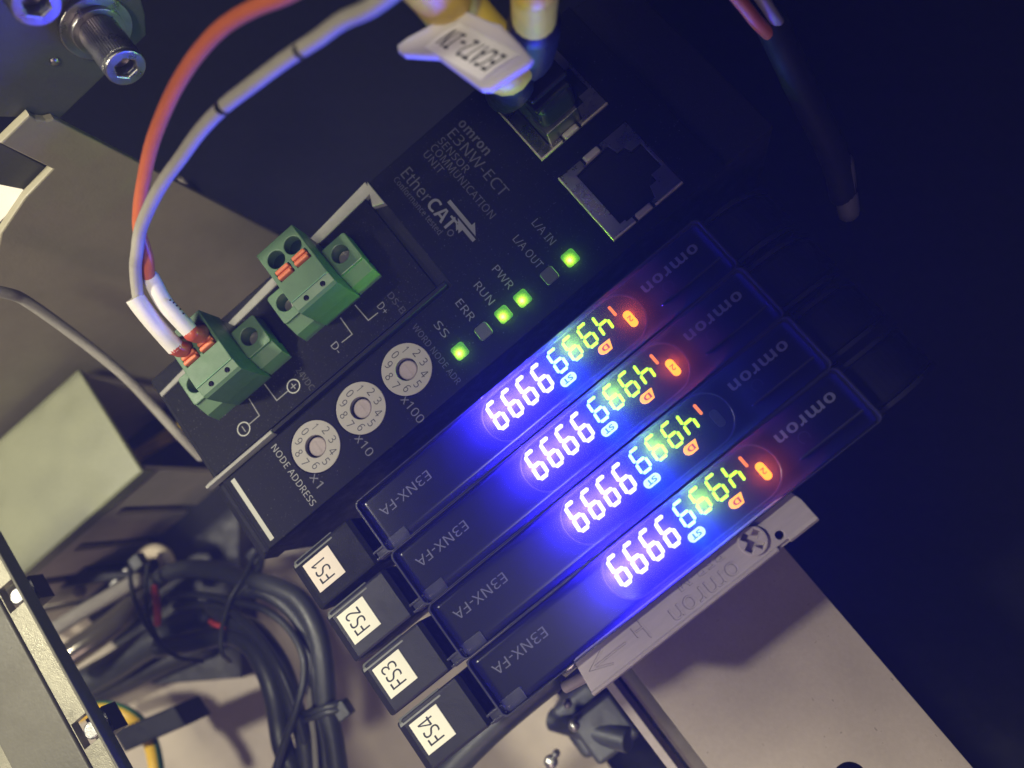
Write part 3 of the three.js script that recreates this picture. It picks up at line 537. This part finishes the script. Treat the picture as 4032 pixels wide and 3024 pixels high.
// ---------------------------------------------------------------- end bracket
{
  const t = thing('end_bracket', 'pale metal end bracket with stamped arrow and lettering beside the last amplifier', 'bracket', [38, 6, -14]);
  const C = document.createElement('canvas'); C.width = 6.3 * 46; C.height = 41.6 * 46;
  const S = { c: C, x: C.getContext('2d'), s: 46, X: u => (u - 34.6) * 46, Y: v => (27.2 - v) * 46 };
  S.x.fillStyle = '#fff'; S.x.fillRect(0, 0, C.width, C.height); S.x.textBaseline = 'alphabetic';
  const L = (w, ...p) => { S.x.strokeStyle = '#000'; S.x.lineWidth = w * 46; S.x.lineCap = 'round'; S.x.beginPath(); p.forEach((q, i) => S.x[i ? 'lineTo' : 'moveTo'](S.X(q[0]), S.Y(q[1]))); S.x.stroke(); };
  L(0.28, [37.5, -5.9], [37.5, -12.4]); L(0.28, [36.2, -9.3], [37.5, -12.4], [38.7, -9.2]);
  L(0.3, [35.9, -2.4], [39.0, -2.3]); L(0.25, [37.3, -2.4], [37.2, -3.9], [36.5, -3.9]); L(0.25, [37.2, -3.9], [37.9, -3.9]);
  print(S, 'omron', 38.9, 14.2, 12.6, 2.5, 1, '#000'); print(S, 'PFP-M', 36.15, 13.6, 8.6, 1.35, 1, '#000', 'sans-serif', 'bold');
  const T = new THREE.CanvasTexture(C);
  const m = mat('stamped_zinc', [0.5, 0.44, 0.43], 0.5, 0.1, { bump: 0 }); m.roughnessMap = null; m.bumpMap = T; m.bumpScale = 0.00035;
  const plate = new THREE.Shape([[34.75, -13.2], [35.0, -13.7], [40.1, -14.4], [40.1, 27.1], [37.0, 27.1], [35.4, 26.6], [34.75, 24]].map(p => new THREE.Vector2(...p)));
  plate.holes.push(circle(39.0, 21.4, 0.62)); plate.holes.push(circle(37.3, 17.9, 2.0));
  part('plate', uvPlan(prismN(plate, -1.2, 0, 0.15), 34.6, -14.4, 40.9, 27.2), m, t, null, true);
  part('flange', [prismV([[39.9, -16], [40.7, -16], [40.75, -0.2], [40.5, 0.2], [40.1, 0.25], [39.9, 0]].reverse(), -14.4, 20, 0.12), prismV([[39.9, -16], [40.7, -16], [40.75, -0.3], [40.4, 0.1], [39.9, 0]].reverse(), 22, 27.1, 0.12), box(39.9, 40.6, 19.9, 22.1, -16, -0.6, 0.1)], zinc, t);
  const cross = new THREE.Shape(); cross.absarc(37.3, 17.9, 2.15, 0, Math.PI * 2, false);
  const w = 0.5, l = 1.65, cp = [[w, w], [l, w], [l, -w], [w, -w], [w, -l], [-w, -l], [-w, -w], [-l, -w], [-l, w], [-w, w], [-w, l], [w, l]].map(p => { const a = 0.5; return new THREE.Vector2(37.3 + p[0] * Math.cos(a) - p[1] * Math.sin(a), 17.9 + p[0] * Math.sin(a) + p[1] * Math.cos(a)); });
  cross.holes.push(new THREE.Path(cp));
  part('cross_screw', [prismN(cross, -0.9, 0.55, 0.14, 3), disc(37.3, 17.9, -1.4, -0.7, 2)], zinc, t);
  part('latch_bolt', [along([35.6, -17.6, -6], [35.4, -14.2, -5.4], [[0, 0], [1.2, 0.1], [1.25, 2.6], [0.9, 2.9], [0, 3]], 6)], steel, t);
  part('latch_pin', rod([37.9, -19.5, -8], [38.6, -14.5, -7], 0.95), zinc, t);
}

// ---------------------------------------------------------------- DIN rail and what lies below it
{
  const t = thing('mounting_rail', 'wide beige mounting rail running out to the lower right under the end bracket', 'rail', [60, 4, -30]);
  const web = new THREE.Shape([[-60, -12.7], [170, -12.7], [170, 22.2], [-60, 22.2]].map(p => new THREE.Vector2(...p)));
  for (const u of [80.5, 108, 136]) web.holes.push(roundRect(u - 3.6, u + 9, 2.7, 8.3, 2.7, THREE.Path));
  part('web', prismN(web, -29.5, -28, 0.1), railSteel, t);
  part('lower_lip', box(-60, 170, -18.5, -16.85, -33, -28, 0.25), zinc, t);
  part('channel', box(-60, 170, -16.8, -12.8, -37, -36, 0), railSteel, t);
}
solo('thick_cable', tube([qW(-900, 1700, -30), qW(-500, 1250, -29), qW(-150, 900, -28), qW(150, 640, -27), qW(420, 420, -26)], 2.6, 30, 18), blackCable, 'thick black cable along the lower side of the last amplifier', 'cable');
{
  const t = thing('rail_clamp', 'blurred grey metal clamp with bright screw heads below the end bracket', 'clamp', qW(750, 850, -44));
  const zn = mat('blue_grey_zinc', [0.1, 0.105, 0.11], 0.42, 0.5), b = qW(760, 900, -48);
  part('clamp_body', [box(b[0] - 7, b[0] + 5.5, b[1] - 5, b[1] + 6.5, -66, -49, 1.8), box(b[0] - 3.5, b[0] + 7, b[1] - 2, b[1] + 9, -62, -45, 1.2), rod([b[0] - 5, b[1] - 6, -52], [b[0] + 6, b[1] + 6.5, -44], 2.4)], zn, t);
  const s = (x, y, n, r) => { const a = qW(x, y, n); return along(a, [a[0], a[1], a[2] + 5], [[0, 0], [r, 0], [r, 0.8], [r * 0.7, 1.3], [0, 1.5]]); };
  part('clamp_screw', s(645, 870, -40, 1.1), steel, t); part('clamp_screw', s(580, 660, -40, 0.9), steel, t); part('clamp_screw', [s(420, 1220, -46, 1.4), s(470, 1140, -46, 0.8)], steel, t);
}

// ---------------------------------------------------------------- cable loom with its ties, lower left
const loom = (name, pts, r, m, label, category = 'cable') => solo(name, tube(pts, r, 70, 16), m, label, category);
loom('loom_cable', [qU(300, 590, -46), qU(380, 530, -44), qU(520, 500, -42), qU(680, 515, -40), qU(830, 560, -38), qU(1000, 600, -34), qU(1150, 680, -32), qU(1250, 850, -31), qU(1290, 1050, -31), qU(1310, 1300, -32), qU(1350, 1500, -33), qU(1380, 1720, -34)], 2.05, blackCable, 'thickest outer black cable of the loom, next to the FS1 and FS2 plugs');
loom('loom_cable', [qU(340, 960, -44), qU(480, 940, -43), qU(640, 905, -42), qU(760, 890, -40), qU(870, 950, -38), qU(950, 1080, -37), qU(1000, 1230, -37), qU(1030, 1400, -38), qU(1050, 1520, -38), qU(1120, 1700, -38)], 2.2, blackCable, 'inner black cable of the loom, lowest where the loom bends');
loom('loom_cable', [qU(650, 720, -42), qU(760, 800, -39), qU(880, 850, -38), qU(980, 960, -37), qU(1060, 1100, -37), qU(1120, 1300, -38), qU(1180, 1500, -39), qU(1200, 1720, -40)], 2.0, blackCable, 'middle black cable of the loom under the thin ones');
loom('loom_cable', [qU(840, 620, -37), qU(980, 650, -36), qU(1120, 760, -35), qU(1210, 920, -34), qU(1240, 1100, -34), qU(1260, 1300, -35), qU(1300, 1500, -36), qU(1310, 1720, -37)], 1.7, blackCable, 'black cable of the loom just inside the outer one');
loom('thin_loom_cable', [qU(400, 660, -43), qU(550, 652, -41), qU(680, 668, -39), qU(770, 690, -37), qU(940, 735, -34), qU(1080, 840, -32), qU(1170, 1000, -30), qU(1175, 1150, -30), qU(1130, 1320, -30), qU(1060, 1520, -31), qU(1000, 1700, -32)], 0.8, blackCable, 'thin black cable looping on top of the loom down to the bottom edge');
loom('thin_loom_cable', [qU(430, 718, -43), qU(580, 708, -41), qU(700, 722, -38), qU(800, 780, -35), qU(920, 900, -33), qU(1040, 1090, -31), qU(1120, 1290, -32), qU(1180, 1500, -34)], 0.8, blackCable, 'thin black cable fanning out below the looping one');
loom('thin_loom_cable', [qU(1205, 1200, -33), qU(1215, 1330, -33), qU(1235, 1480, -33), qU(1250, 1720, -33)], 0.6, greyCable, 'thin pale cable running straight down to the bottom edge beside the tie');
loom('thin_loom_cable', [qU(930, 440, -40), qU(915, 500, -38), qU(870, 580, -36), qU(800, 640, -36), qU(740, 690, -37)], 0.85, blackCable, 'thin black cable looping up towards the dial unit corner');
loom('dark_sleeve', [qS(650, 1560, -52), qS(900, 1420, -52), qS(1150, 1260, -51), qS(1400, 1120, -50), qS(1600, 1040, -48)], 3.6, blackCable, 'dark sleeve lying under the loom at lower left', 'sleeve');
loom('dark_sleeve', [qS(620, 1700, -58), qS(900, 1560, -58), qS(1250, 1400, -58), qS(1600, 1250, -58)], 3.4, mat('dark_sleeve_matt', [0.03, 0.028, 0.025], 0.55), 'matt dark sleeve furthest down at lower left', 'sleeve');
loom('grey_conduit', [qS(250, 1260, -40), qS(420, 1145, -40), qS(650, 1000, -41), qS(860, 880, -43), qS(1060, 760, -45)], 1.75, greyCable, 'straight light grey conduit running up to the cable tie', 'conduit');
loom('shiny_conduit', [qS(380, 1470, -38), qS(560, 1330, -39), qS(760, 1190, -41), qS(950, 1040, -44), qS(1080, 900, -48)], 3.0, mat('glossy_sleeve', [0.2, 0.18, 0.14], 0.16, 0.6, { bump: 0 }), 'thick shiny sleeve below the grey conduit at lower left', 'conduit');
loom('pale_hose', [qS(1090, 640, -50), qS(1130, 560, -49), qS(1200, 530, -48), qS(1275, 560, -47), qS(1305, 640, -47), qS(1260, 760, -48)], 1.75, paleCable, 'short bend of pale hose arching behind the cable tie', 'hose');
loom('red_wire', [qS(1200, 820, -42), qS(1215, 900, -41), qS(1225, 1000, -41), qS(1225, 1090, -42)], 0.85, redPlastic, 'short red wire showing inside the loom beside the tie', 'wire');
loom('red_wire', [qS(1640, 1080, -40), qS(1680, 1105, -39), qS(1740, 1120, -39)], 0.6, redPlastic, 'tiny red wire end by the middle cable tie', 'wire');
loom('steel_pin', [qS(880, 790, -46), qS(990, 680, -46)], 0.9, steel, 'bright metal pin leaning out beside the cable tie head', 'pin');
solo('lamp_glint_piece', along(qS(620, 850, -50), qS(640, 800, -40), [[0, 0], [1.6, 0], [1.5, 0.8], [0.8, 1.4], [0, 1.5]]), paleCable, 'small pale round piece below the wiring duct, modelled for a lamp glint', 'cap');  // pale piece stands in for a lamp glint
function tie(label, straps, head, r = 0.45) {
  const t = thing('cable_tie', label, 'cable tie', head);
  for (const s of straps) part('strap', tube(s, r, 40, 8), blackCable, t);
  part('head', box(head[0] - 1.7, head[0] + 1.7, head[1] - 1.5, head[1] + 1.5, head[2] - 1.4, head[2] + 1.4, 0.4), blackCable, t);
  return t;
}
tie('black cable tie with two strap loops at the left end of the loom', [[qS(1010, 650, -40), qS(1025, 830, -37), qS(1110, 1060, -35), qS(1250, 1260, -35), qS(1400, 1365, -36), qS(1570, 1390, -38)], [qS(1150, 640, -40), qS(1135, 830, -38), qS(1150, 1040, -37), qS(1240, 1240, -36)]], qS(1080, 620, -40), 0.5);
tie('black cable tie round the middle of the loom where it bends', [[qU(890, 420, -38), qU(830, 540, -35), qU(760, 650, -33.5), qU(720, 760, -34), qU(695, 880, -35), qU(700, 990, -36), qU(745, 1040, -39)]], qU(895, 430, -40), 0.5);
tie('black cable tie at the bottom of the loom near the FS4 plug', [[qU(1160, 1385, -35), qU(1240, 1360, -30), qU(1330, 1330, -28.5), qU(1420, 1310, -30)], [qU(1170, 1345, -35), qU(1240, 1330, -30), qU(1330, 1300, -28.5), qU(1410, 1275, -30)]], qU(1405, 1320, -30), 0.7);
{
  const p = [[60, 1450], [415, 1300], [490, 1415], [130, 1570]].map(a => uv2(qU(a[0], a[1], -42)));
  solo('wire_clip', prismN(p.reverse(), -52, -42, 0.5), black, 'square black clip holding the green and yellow earth wire', 'clip');
  const T = document.createElement('canvas'); T.width = 8; T.height = 64; const x = T.getContext('2d'); x.fillStyle = '#e0b324'; x.fillRect(0, 0, 8, 64); x.fillStyle = '#3f8f5c'; x.fillRect(0, 6, 8, 30);
  const tx = new THREE.CanvasTexture(T); tx.colorSpace = THREE.SRGBColorSpace; tx.wrapS = tx.wrapT = THREE.RepeatWrapping; tx.magFilter = THREE.LinearFilter;
  const m = new THREE.MeshPhysicalMaterial({ name: 'earth_wire', map: tx, roughness: 0.45 });
  const e = thing('earth_wire', 'green and yellow earth wire passing under the black clip', 'wire', qT(1500, 1000, -46));
  part('insulation', tube([qT(1000, 1000, -52), qT(1200, 925, -49), qT(1420, 930, -47), qT(1620, 1010, -47), qT(1760, 1130, -48), qT(1860, 1300, -48), qT(1910, 1450, -47), qT(1935, 1580, -46), qT(1960, 1760, -45)], 1.65, 60, 20), m, e, null, true);
}
solo('dark_beam', prismN([[-140, -150], [-18, -118], [-5, -97], [-45, -70], [-140, -70]], -67.8, -60, 0.4), mat('dark_base', [0.025, 0.024, 0.022], 0.6), 'dark base part lying flat under the loom and duct', 'base');

// ---------------------------------------------------------------- the phone, enlarged into a slab so its shadow covers the upper right
{
  const t = thing('enlarged_phone', 'black phone slab outside the picture, enlarged to shade the upper right', 'slab', EYE);
  const m4 = new THREE.Matrix4().makeBasis(new THREE.Vector3(...RIGHT), new THREE.Vector3(...DOWN).negate(), new THREE.Vector3(...AHEAD).negate()).setPosition(...EYE);
  part('body', box(-13, 200, -59, 100, 1.2, 8, 1).applyMatrix4(m4), mat('matt_black_case', [0.004, 0.004, 0.004], 0.95, 0, { specularIntensity: 0.15, worn: false }), t);
  const d = thing('added_blocker', 'added blocker outside the picture on the left, shaped to shade the upper units', 'frame', [-120, 0, 140]);  // unseen blocker, added and cut to shade the upper units from the left lamp
  part('blocker_sheet', prismN([[-190, -88], [-78, -90], [-62, -106], [-42.5, -107], [-42.5, 160], [-190, 160]], 138, 142, 0.5), plateGrey, d);
}
renderer.render(scene, camera);
export { scene, camera };
